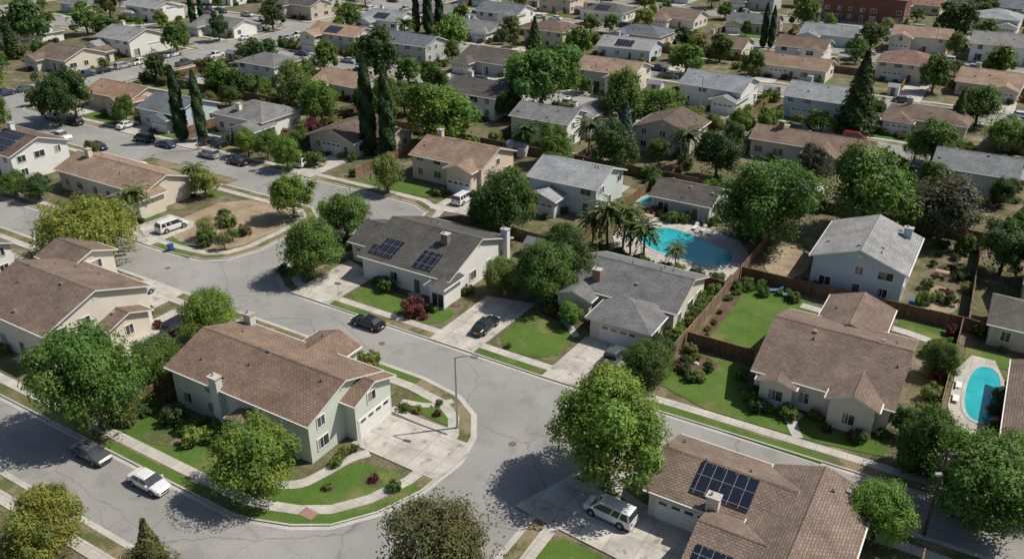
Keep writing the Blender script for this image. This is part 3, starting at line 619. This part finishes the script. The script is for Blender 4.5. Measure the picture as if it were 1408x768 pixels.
T=[(-74,40,5.9,'g'),(-78,58,3.5,'b'),(-76,49,2.9,'g'),(-52.8,40.8,4.1,'b'),(-62,26,3.5,'y'),(-25.2,59.6,5.5,'b'),(-79.5,77.5,4.4,'g'),(-97,92,3.5,'b'),(-84,90,4.1,'g'),(-91,109,3.2,'l'),(-117,91,3.0,'l'),(-63,103,5.7,'g'),(-47.5,88,4.4,'g'),(-48,94,4.8,'d'),(-54.2,87.5,2.7,'l'),(-28.5,121,7.2,'g'),(-16,134,6.4,'g'),(-5,138,5.6,'p'),(4,129,4.1,'d'),(-97,134,6.8,'b'),(-143,170,7.5,'d'),(-92,166,8.2,'g'),(-64,168,5.6,'g'),(-71.5,164,5,'g'),(-178,104,5,'d'),(-181,110,4.5,'d'),(-129,134,4.8,'b'),(-11,174,5,'g'),(-60,136,4.4,'d'),(-73,137,3.7,'g'),(-77,218,5,'g'),(-6,206,5,'g'),(0,190,4.0,'b'),(-48,172,3.1,'b'),(-174,160,5.3,'d'),(-114.5,108.6,3.2,'b'),(0,96,2.3,'g'),(1,77,3.4,'g'),(6,71,5.0,'g'),(9,77,3.6,'g'),(-1.6,64.8,3.1,'b'),(-28.6,77.4,2.9,'g'),(-29,82,2,'d'),(-29,156,3.,'p'),(-122.4,124,2.3,'r'),(-141,75.5,2.7,'d'),(-166,112,2.8,'g'),(-261,149,7,'d'),(-261,169,5.8,'g'),(-213.5,165,4.2,'g'),(-168,141,4.4,'g'),(-144,206,5.,'b'),(-92,187,2.8,'g'),(-106,209,4.4,'g'),(-74,237,4.2,'g'),(-61,222,3.4,'g'),(-43,173,3,'g'),(-40,272,4.6,'d'),(-64,289,5.,'g'),(-18,232,4,'g'),(-21,300,6,'d'),(-12,292,4.2,'g'),(-34,184,3,'g'),(-46,162,2.7,'d'),(-14,175,2.5,'b'),(-57,150,2.1,'g'),(-2,82,1.8,'d'),(-96,159,3.6,'d'),(-132,169,4,'g'),(-161,170,4.0,'g'),(-193,218,4.4,'g'),(-215,205,4.4,'d'),(-42,84.4,1.6,'b'),(-217,184,3.4,'d'),(-270,158,3.4,'g'),(-42,260,3.1,'g'),(-69,130.5,2.4,'g'),(-68.5,104.5,2.4,'g'),(-122,110.7,2.5,'g'),(-8.4,159,2.7,'g'),(2,157.5,2.5,'d')]
for t in T: tree(*t)
tree(-30.6,40.2,4.9,'o',OLIVE,'olive_tree',.95)
for a,b,r,c in ((-91.5,109.3,2.8,'o'),(-103,79,2.1,'l'),(-97.5,77.5,1.5,'o'),(-99,80.5,1.3,'g'),(-52,28.5,2.3,'o')): tree(a,b,r,c,SPARSE,'small_tree')
put(WILLOW,'willow_tree',(-112.5,65.5,.05),.5,(7.2,7.2,5.2),G_['w'])
for a,b,h in ((-107.2,123.6,18.5),(-103.6,125.0,17.5),(-145.8,110.2,15.5),(-142.6,112.6,14.5),(-169,228,16),(-165.6,230,16),(-167,226,15),(-239,193,13),(-237,195,12),(-172,226,14),(-69,262,13),(-67,263,12)): put(R.choice(CYP),'cypress_tree',(a,b,0),R.random()*6,h,jit((.05,.095,.032)))
for a,b,h,c in ((-28,189,17,'d'),(-64,149.5,10.5,'s'),(-52.4,29.2,6.5,'o'),(-249,137,12,'d'),(-9.5,200,9,'d'),(-120,212,12,'d')): put(R.choice(SPR),'spruce_tree',(a,b,0),R.random()*6,(h*1.15,h*1.15,h),jit(G_[c]))
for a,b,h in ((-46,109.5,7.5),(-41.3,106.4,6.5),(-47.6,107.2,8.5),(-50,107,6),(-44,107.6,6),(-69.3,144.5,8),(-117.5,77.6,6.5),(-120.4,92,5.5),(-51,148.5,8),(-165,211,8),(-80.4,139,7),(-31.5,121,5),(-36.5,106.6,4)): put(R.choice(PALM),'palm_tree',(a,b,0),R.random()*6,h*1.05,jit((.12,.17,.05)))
def shrub(a,b,r,c='g',h=1.): put(R.choice(SHRUB),'garden_shrub',(a,b,.06),R.uniform(0,6.28),(r,r*R.uniform(.9,1.2),r*h),jit(G_[c]))
for s in [(-58,63.5,1.5,'y'),(-63,44.4,1.2,'b'),(-64,43,1.3,'y'),(-61,76.2,1.7,'r'),(-68,79.8,1.5,'g'),(-42,48.1,.8,'g'),(-44.5,48.2,.55,'r'),(-47.6,45,.5,'y'),(-66,44,1.1,'g'),(-68.5,44.6,1.5,'d'),(-13,79,1.1,'g'),(-16,78.6,1.1,'d'),(-19.5,84,1,'g'),(-45.5,86.3,1.3,'g'),(-43.2,86.8,1,'y'),(-49.2,48,.7,'g'),(-49.4,49.4,.8,'y'),(-49.2,50.6,.6,'d'),(-49,58.9,.7,'g'),(-47.6,59.4,.6,'y'),(-45.4,59.9,.5,'r'),(-46.3,61.6,.5,'g'),(-60,76.7,.6,'o'),(-59,76,.5,'r'),(-46,75.8,.5,'g'),(-104,84,1.5,'l'),(-101,77.4,1.7,'g'),(-99,83,1.2,'o'),(-107,86,1.2,'o')]: shrub(*s)
for i in range(26): shrub(-29.3+R.uniform(-.5,.6),R.uniform(77,103),R.uniform(.6,1.3),R.choice('gdbl'))
for i in range(16): shrub(R.uniform(-27,-23),R.uniform(80,87),R.uniform(.4,.9),R.choice('gdlrl'))
for i in range(22): shrub(R.uniform(-1.4,.6),R.uniform(76,107),R.uniform(.7,1.5),R.choice('gdbrl'))
for i in range(26): shrub(R.uniform(-48,-29),R.choice((R.uniform(103.6,106),R.uniform(122,124))),R.uniform(.7,1.4),R.choice('gdb'))
for i in range(16): shrub(R.uniform(-27,-19),R.uniform(105,107.6),R.uniform(.5,1.),R.choice('gdb'))
for i in range(10): shrub(-26.4+R.uniform(-.4,.4),R.uniform(90,106),R.uniform(.3,.7),R.choice('glbr'))
for i in range(24): shrub(R.uniform(-75,-72),R.uniform(40,47) ,R.uniform(.5,1.),R.choice('gdo'))
for i in range(16): shrub(R.uniform(-5,1),R.uniform(112,136),R.uniform(.6,1.4),R.choice('gdrl'))
for i in range(20): shrub(R.uniform(-84.5,-80.5),R.uniform(76,96),R.uniform(.4,1.1),R.choice('gdol'))
for r in RECTS:
    if r[1]>260: continue
    for i in range(R.randint(5,10)):
        s=R.choice('SSENW');a=R.uniform(r[0],r[2]);b=R.uniform(r[1],r[3])
        if s=='S': b=r[1]-.5
        if s=='N': b=r[3]+.4
        if s=='E': a=r[2]+.4
        if s=='W': a=r[0]-.4
        if clear(a,b,-.4) and not onroad(a,b,3) and not (-50.5<a<-38 and 50<b<59) and not (-41<a<-28 and 78<b<84) and not (-31<a<-14 and 49<b<58) and not(-79.5<a<-72 and b<86): shrub(a,b,R.uniform(.5,1.1),R.choice('gdbglor'))
TP=[(t[0],t[1],t[2]) for t in T]+[(-105,125,6),(-144.5,112,4)]
def ok(a,b,r):
    if not clear(a,b,r*.65) or onroad(a,b,1.5) or not offdeck(a,b): return False
    return all((a-x)**2+(b-y)**2>((r+q)*.8)**2 for x,y,q in TP)
n=0
for i in range(9000):
    a=R.uniform(-330,125);b=R.uniform(107,420)
    if b>360 and R.random()<.5: continue
    if a<-190 and R.random()<.5: continue
    r=R.choice((1.5,1.9,2.2,2.6,3.0,3.6,4.4))
    near=(b<140 and -102<a<4)
    if near and (r>2.7 or n%3): n+=1;continue
    if near and (-50<a<-27 and 104<b<122): continue
    if not clear(a,b+9,.5) and r>2.3 and R.random()<.75: continue
    if ok(a,b,r):
        tree(a,b,r,R.choice('ggddbbollgo' if b>150 else 'ggddbol'));TP.append((a,b,r));n+=1
    if n>370: break
for i in range(900):
    a=R.uniform(-330,-120);b=R.uniform(10,97);r=R.choice((1.8,2.6,3.4,4.4))
    if R.random()<.2 and ok(a,b,r): tree(a,b,r,R.choice('ggdbo'));TP.append((a,b,r))
for i in range(400):
    a=R.uniform(10,120);b=R.uniform(20,107);r=R.choice((2.2,3,4))
    if R.random()<.3 and ok(a,b,r): tree(a,b,r,R.choice('ggdbo'));TP.append((a,b,r))
for i in range(520):
    q=R.random()
    if q<.4: a=R.choice(range(-190,30,20))+R.uniform(-1,1);b=R.uniform(141,210)
    elif q<.75: a=R.uniform(-198,28);b=R.choice((139,141,170,188))+R.uniform(-1,1)
    else: a=R.uniform(-198,28);b=R.uniform(110,250)
    if clear(a,b,1.) and not onroad(a,b,3.2) and offdeck(a,b): shrub(a,b,R.uniform(.8,1.8),R.choice('gdbglo'),R.uniform(.8,1.4))
# ---------------------------------------------------------------- sheds
def shed(a,b,l,w,c,rc):
    m=MB();h=2.1;m.box(-l/2,l/2,-w/2,w/2,0,h,'stucco')
    for s in(-1,1): m.face([(-l/2-.2,s*(w/2+.2),h-.02),(l/2+.2,s*(w/2+.2),h-.02),(l/2+.2,0,h+.7),(-l/2-.2,0,h+.7)][::s],'metal')
    for s in(-1,1): m.face([(s*l/2,-w/2,h),(s*l/2,w/2,h),(s*l/2,0,h+.62)][::s],'stucco')
    m.box(-.5,.5,-w/2-.04,-w/2,.05,1.9,'brown');m.obj('garden_shed',loc=(a,b,.08),col=c)
for i in range(400):
    a=R.uniform(-195,20);b=R.uniform(108,300)
    if i%5==0 and clear(a,b,2.5) and not onroad(a,b,4) and offdeck(a,b) and all((a-x)**2+(b-y)**2>(q+1)**2 for x,y,q in TP): shed(a,b,R.uniform(2.4,4),R.uniform(2,3),R.choice([(.5,.45,.4),(.6,.6,.58),(.35,.25,.18)]),None)
shed(-56,100.5,3,2.4,(.5,.47,.42),None);shed(-76,55,2.6,2.2,(.45,.42,.38),None)
# ---------------------------------------------------------------- cars
def car_mesh(kind):
    m=MB()
    if kind=='sedan': L,Wd,H=4.7,.9,1.45;st=[(-2.35,.62,.72),(-2.25,.88,.82),(-1.75,.98,.88),(-1.1,.97,.9),(.75,.95,.9),(1.5,.88,.87),(2.15,.76,.8),(2.35,.6,.68)];gh=(-1.75,1.15,-1.15,.35);wb=1.38
    elif kind=='suv': L,Wd,H=4.8,.95,1.75;st=[(-2.4,.8,.84),(-2.33,1.05,.9),(-1.8,1.08,.94),(-1,1.08,.95),(.8,1.07,.95),(1.5,1.04,.92),(2.2,.95,.86),(2.4,.7,.76)];gh=(-2.32,1.25,-2.0,.55);wb=1.42
    elif kind=='van': L,Wd,H=5.0,.98,1.8;st=[(-2.5,.8,.86),(-2.45,1.05,.93),(-1.8,1.08,.97),(-1,1.08,.98),(.8,1.07,.98),(1.6,1.0,.95),(2.3,.85,.86),(2.5,.65,.74)];gh=(-2.43,1.7,-2.2,.8);wb=1.5
    else: L,Wd,H=5.4,.97,1.8;st=[(-2.7,1.0,.9),(-2.65,1.08,.94),(-1.8,1.08,.96),(-.9,1.08,.96),(1.,1.08,.96),(1.7,1.05,.94),(2.5,.98,.88),(2.7,.75,.78)];gh=(-.85,1.35,-.7,.65);wb=1.7
    secs=[]
    for x,zt,w in st:
        secs.append([(x,-w*.93,.26),(x,-w,.42),(x,-w*1.01,.66 if zt>.7 else .5),(x,-w*.95,zt-.06),(x,-w*.86,zt),(x,0,zt+.03),(x,w*.86,zt),(x,w*.95,zt-.06),(x,w*1.01,.66 if zt>.7 else .5),(x,w,.42),(x,w*.93,.26)])
    for A,B in zip(secs,secs[1:]):
        for i in range(10): m.face([A[i],B[i],B[i+1],A[i+1]][::-1],'paint')
    m.face(secs[0][::-1],'paint');m.face(secs[-1],'paint')
    m.box(-L/2+.15,L/2-.15,-Wd*.85,Wd*.85,.2,.27,'dark')
    x0,x1,x2,x3=gh;zb=.93 if kind=='sedan' else 1.05;wb_,wt=Wd*.9,Wd*.72
    b=[(x0,-wb_,zb),(x1,-wb_,zb),(x1,wb_,zb),(x0,wb_,zb)];zt=H-.06
    t=[(x2,-wt,zt),(x3,-wt,zt),(x3,wt,zt),(x2,wt,zt)]
    for i in range(4): m.face([b[i],b[(i+1)%4],t[(i+1)%4],t[i]],'glass')
    rr=[(x2-.03,-wt-.02),(x3+.03,-wt-.02),(x3+.03,wt+.02),(x2-.03,wt+.02)];ri=[(x2+.12,-wt+.14),(x3-.12,-wt+.14),(x3-.12,wt-.14),(x2+.12,wt-.14)]
    for i in range(4):
        a=rr[i];c=rr[(i+1)%4];d=ri[(i+1)%4];e=ri[i];m.face([(a[0],a[1],zt-.01),(c[0],c[1],zt-.01),(d[0],d[1],H),(e[0],e[1],H)],'paint')
        m.face([(a[0],a[1],zt-.06),(c[0],c[1],zt-.06),(c[0],c[1],zt-.01),(a[0],a[1],zt-.01)],'paint')
    m.face([(p[0],p[1],H) for p in ri],'paint')
    def pil(f0,f1,w=.09):
        for s in (-1,1):
            xb=x0+(x1-x0)*f0;xt=x2+(x3-x2)*f1
            m.face([(xb-w,s*(wb_+.012),zb-.02),(xb+w,s*(wb_+.012),zb-.02),(xt+w*.8,s*(wt+.015),zt),(xt-w*.8,s*(wt+.015),zt)],'paint')
    pil(.03,.04,.12);pil(.97,.97,.07);pil(.5,.5,.05)
    if kind in('van','suv'): pil(.28,.25,.07)
    if kind=='pickup': m.box(-2.6,-.95,-.78,.78,1.085,1.12,'dark')
    for sx in (-1,1):
        for sy in (-1,1):
            cx=sx*wb if kind!='pickup' else sx*1.7;w=.34 if kind=='sedan' else .38
            m.tube((cx,sy*(Wd*.7),w),(cx,sy*(Wd+.012),w),w+.07,w+.07,'dark',16);m.tube((cx,sy*(Wd*.75),w),(cx,sy*(Wd+.03),w),w,w,'dark',16);m.tube((cx,sy*(Wd*.8),w),(cx,sy*(Wd+.045),w),w*.62,w*.55,'chrome',10)
    for s in (-1,1):
        m.box(L/2-.14,L/2-.01,s*Wd*.62-.17,s*Wd*.62+.17,.6,.74,'lampw');m.box(-L/2-.0,-L/2+.12,s*Wd*.68-.14,s*Wd*.68+.14,.68,.92 if kind!='sedan' else .82,'lampr')
        m.box(x1-.38,x1-.2,s*(wb_+.12)-.1,s*(wb_+.12)+.1,zb,zb+.15,'paint')
    m.box(L/2-.03,L/2+.02,-.45,.45,.4,.56,'dark');m.box(-L/2-.02,-L/2+.02,-.26,.26,.5,.62,'lampw')
    return m.mesh('car_mesh',False)
CM={k:car_mesh(k) for k in('sedan','suv','van','pickup')}
WH,BK,GY,SV,BU,RD=(.75,.75,.74),(.012,.013,.016),(.09,.095,.1),(.4,.41,.42),(.03,.05,.1),(.25,.02,.02)
NM={'sedan':'parked_car','suv':'parked_suv','van':'parked_minivan','pickup':'pickup_truck'}
def car(a,b,kind,col,ang): put(CM[kind],NM[kind],(a,b,.005 if onroad(a,b) else .165),math.radians(ang),1,col)
for c in [(-64.2,71.1,'sedan',BK,180),(-50.8,78,'sedan',(.012,.02,.016),90),(-33.6,79.0,'pickup',GY,90),(-22.8,55.4,'van',WH,176),(-71.2,36.4,'sedan',GY,0),(-62.6,36.5,'sedan',WH,0),(-110.6,78.6,'van',WH,82),(-77.2,112.4,'van',WH,90),(-113.6,112.6,'suv',WH,90),(-118.8,113.2,'suv',GY,90),(-125.6,106.3,'sedan',BK,180),(-146.1,106.2,'sedan',BU,180),(-176.3,106.2,'suv',BK,180),(-163.8,110.5,'sedan',WH,90),(-156.7,98.2,'sedan',BK,0),(-140.2,112,'sedan',BK,90),(-84,58,'suv',BK,90),(-96,61,'sedan',SV,90),(-136.1,112,'suv',BK,90),(-76.3,44.6,'suv',GY,90),(5.5,72.6,'suv',GY,0),(-64,24.5,'suv',BK,0),(-184,106.3,'sedan',SV,180),(-169,98.3,'pickup',WH,0),(-192,98.2,'sedan',GY,0),(-133.5,106.3,'suv',SV,180),(-153,106.3,'van',BK,180),(-122,93.4,'sedan',BU,90),(-139.5,93.6,'suv',WH,90)]: car(*c)
for b,n in ((182.8,13),(175.2,13),(219,12),(212.2,12),(270,11),(263,10),(316,9)):
    used=[]
    for i in range(n*2):
        a=R.uniform(-320,60)
        if -216<a<-197 or any(abs(a-u)<6 for u in used): continue
        used.append(a)
        car(a,b,R.choice(('sedan','sedan','suv','van','pickup')),R.choice((WH,WH,BK,GY,SV,SV,BU,RD)),0 if R.random()<.5 else 180)
for i in range(36):
    b=112+i*5.6
    if onroad(-150,b,3): continue
    car(R.choice((-212.3,-200.7)),b,R.choice(('sedan','suv','pickup')),R.choice((WH,BK,GY,SV,WH,BU)),90)
# ---------------------------------------------------------------- street furniture
def lamp(a,b,ang,h=9.):
    m=MB();m.tube((0,0,0),(0,0,.5),.2,.16,'metal',10);m.tube((0,0,.5),(0,0,h-.6),.13,.08,'metal',10,False)
    p=(0,0,h-.6)
    for i in range(6):
        t=(i+1)/6;q=(t*1.9,0,h-.6+.6*math.sin(t*1.5708));m.tube(p,q,.065-.002*i,.063-.002*i,'metal',8,False);p=q
    m.box(1.75,2.5,-.18,.18,h-.06,h+.12,'metal');m.box(1.85,2.4,-.12,.12,h-.1,h-.06,'lampw')
    o=m.obj('street_lamp');o.location=(a,b,0);o.rotation_euler[2]=math.radians(ang)
lamp(-42.3,59.2,10,9.4);lamp(-138.6,108,-90,9);lamp(-61,184.8,-90);lamp(-120,184.8,-90);lamp(-23,271.8,-90,10);lamp(-150,184.8,-90)
m=MB();m.tube((0,0,0),(0,0,9.6),.17,.12,'bark',10);m.box(-.9,.9,-.06,.06,8.9,9.05,'bark')
for x in(-.8,-.35,.35,.8): m.tube((x,0,9.05),(x,0,9.22),.045,.03,'lampw',6)
m.tube((0,0,7.2),(-.5,-.5,7.4),.05,.05,'metal',6);m.box(-.95,-.4,-.72,-.4,7.3,7.5,'metal');m.tube((.16,.12,7.6),(.16,.12,8.5),.22,.22,'metal',10)
o=m.obj('utility_pole');o.location=(2.2,67.9,0);o.rotation_euler[2]=.6
def sign(a,b,ang):
    m=MB();m.tube((0,0,0),(0,0,2.9),.035,.035,'metal',8);m.box(-.45,.45,.035,.06,2.55,2.8,'plast');o=m.obj('street_name_sign',col=(.03,.18,.08));o.location=(a,b,0);o.rotation_euler[2]=math.radians(ang)
sign(-71.8,74.2,20);sign(-96,75,40)
for q in ((-60,68.6),(-36,60),(-90,84),(-46,34.5),(-100,69)):
    m=MB();m.tube((q[0],q[1],0),(q[0],q[1],.012),.42,.42,'brown',16);m.obj('manhole_cover')
def bin_(a,b,c,ang=0):
    m=MB();m.face([(-.28,-.3,.12),(.28,-.3,.12),(.28,.3,.12),(-.28,.3,.12)],'plast')
    B=[(-.25,-.27,.08),(.25,-.27,.08),(.25,.27,.08),(-.25,.27,.08)];T_=[(-.32,-.36,1.),(.32,-.36,1.),(.32,.36,1.),(-.32,.36,1.)]
    for i in range(4): m.face([B[i],B[(i+1)%4],T_[(i+1)%4],T_[i]],'plast')
    m.box(-.34,.34,-.4,.38,1.,1.07,'plast');m.tube((-.3,.33,.12),(.3,.33,.12),.12,.12,'dark',8);m.box(-.3,.3,.38,.44,.92,.98,'plast')
    put(m.mesh('bin'),'wheeled_bin',(a,b,.1),math.radians(ang),1,c)
for q in ((-80.6,82.4,(.02,.08,.25)),(-80.6,83.3,(.03,.12,.05)),(-104.3,73.2,(.02,.1,.35)),(-40.2,87,(.02,.08,.25)),(-27,105.5,(.03,.03,.03)),(-5.4,112,(.02,.1,.3)),(-84.6,77,(.02,.1,.35))): bin_(*q)
def table(a,b,c,ang=0):
    m=MB();m.box(-.9,.9,-.5,.5,.7,.76,'plast')
    for u in(-.8,.8):
        for v in(-.42,.42): m.box(u-.04,u+.04,v-.04,v+.04,0,.7,'metal')
    for x,y in ((-.5,.95),(.5,.95),(-.5,-.95),(.5,-.95)):
        m.box(x-.22,x+.22,y-.22,y+.22,.4,.45,'plast');s=1 if y>0 else -1;m.box(x-.22,x+.22,min(y+s*.2,y+s*.25),max(y+s*.2,y+s*.25),.45,.92,'plast')
        for u in(-.18,.18): m.box(x+u-.02,x+u+.02,y-.18,y-.14,0,.4,'metal');m.box(x+u-.02,x+u+.02,y+.14,y+.18,0,.4,'metal')
    put(m.mesh('tab'),'patio_table_and_chairs',(a,b,.15),ang,1,c)
for q in ((-47,121.5,(.4,.3,.2)),(-33,122.5,(.55,.5,.42)),(-2.5,116,(.45,.42,.38)),(-12,106.0,(.25,.2,.15)),(8,98.9,(.6,.6,.55)),(-3,124,(.35,.25,.18)),(-33,106,(.5,.5,.48)),(-86,131.5,(.3,.25,.2)),(-60,131.5,(.6,.6,.6))): table(*q)
def lounger(a,b,ang,c=(.7,.7,.68)):
    m=MB();m.box(-.95,.4,-.3,.3,.28,.34,'plast');m.face([(.4,-.3,.34),(1.,-.3,.75),(1.,.3,.75),(.4,.3,.34)],'plast');m.face([(.4,-.3,.29),(1.,-.3,.7),(1.,.3,.7),(.4,.3,.29)],'plast')
    for x in(-.85,.35):
        for y in(-.26,.26): m.box(x-.03,x+.03,y-.03,y+.03,0,.28,'metal')
    put(m.mesh('lo'),'sun_lounger',(a,b,.15),math.radians(ang),1,c)
for q in ((-39,121.9,90),(-37.6,121.7,90),(-36.2,121.4,85),(2.2,92,90),(2.2,95,90),(-22,107,30,(.1,.2,.4)),(-20,106.6,20,(.1,.2,.4))): lounger(*q)
def rock(a,b,r):
    m=MB();rg=random.Random(int(a*91+b*7));n=7;rings=[]
    for z,s in ((0,1),(.35,.95),(.65,.6)): rings.append([(r*s*rg.uniform(.8,1.1)*math.cos(6.283*i/n),r*s*rg.uniform(.8,1.1)*math.sin(6.283*i/n),z*r) for i in range(n)])
    for A,B in zip(rings,rings[1:]):
        for i in range(n): m.face([A[i],A[(i+1)%n],B[(i+1)%n],B[i]],'conc')
    m.face(rings[-1],'conc');m.obj('garden_boulder',loc=(a,b,.1))
for q in ((-61,75.9,.35),(-59.8,75.8,.3),(-60.6,77.2,.4),(-45,48.4,.3),(-25,84,.4),(-23.5,85,.35),(-26,82,.4),(-46.8,61,.3),(-25,90,.35),(-43,105.5,.6),(-40,105.2,.5),(-32.5,108,.5)): rock(*q)
# ---------------------------------------------------------------- light & camera
el=math.radians(52);sx,sy=.73,.675
s=Vector((sx*math.cos(el),sy*math.cos(el),math.sin(el)))
w=bpy.data.worlds.new('World');scene.world=w;w.use_nodes=True;nt=w.node_tree
sk=nt.nodes.new('ShaderNodeTexSky');sk.sky_type='NISHITA';sk.sun_disc=False;sk.sun_elevation=el;sk.sun_rotation=math.atan2(sx,sy);sk.air_density=1.;sk.dust_density=1.5
nt.links.new(sk.outputs[0],nt.nodes['Background'].inputs[0]);nt.nodes['Background'].inputs[1].default_value=.085
ld=bpy.data.lights.new('sun','SUN');ld.energy=5.;ld.angle=math.radians(.5);ld.color=(1,.94,.84);lo=bpy.data.objects.new('sun',ld);COL.objects.link(lo);lo.location=(0,0,100);lo.rotation_euler=s.to_track_quat('Z','Y').to_euler()
cd=bpy.data.cameras.new('camera');cd.sensor_width=36;cd.lens=29.81;cd.clip_end=5000;cd.clip_start=.5
co=bpy.data.objects.new('camera',cd);COL.objects.link(co);co.location=(0,0,55);co.rotation_euler=(math.radians(90-27.2),0,math.radians(31));scene.camera=co
scene.view_settings.view_transform='Standard';scene.view_settings.look='None';scene.view_settings.exposure=0
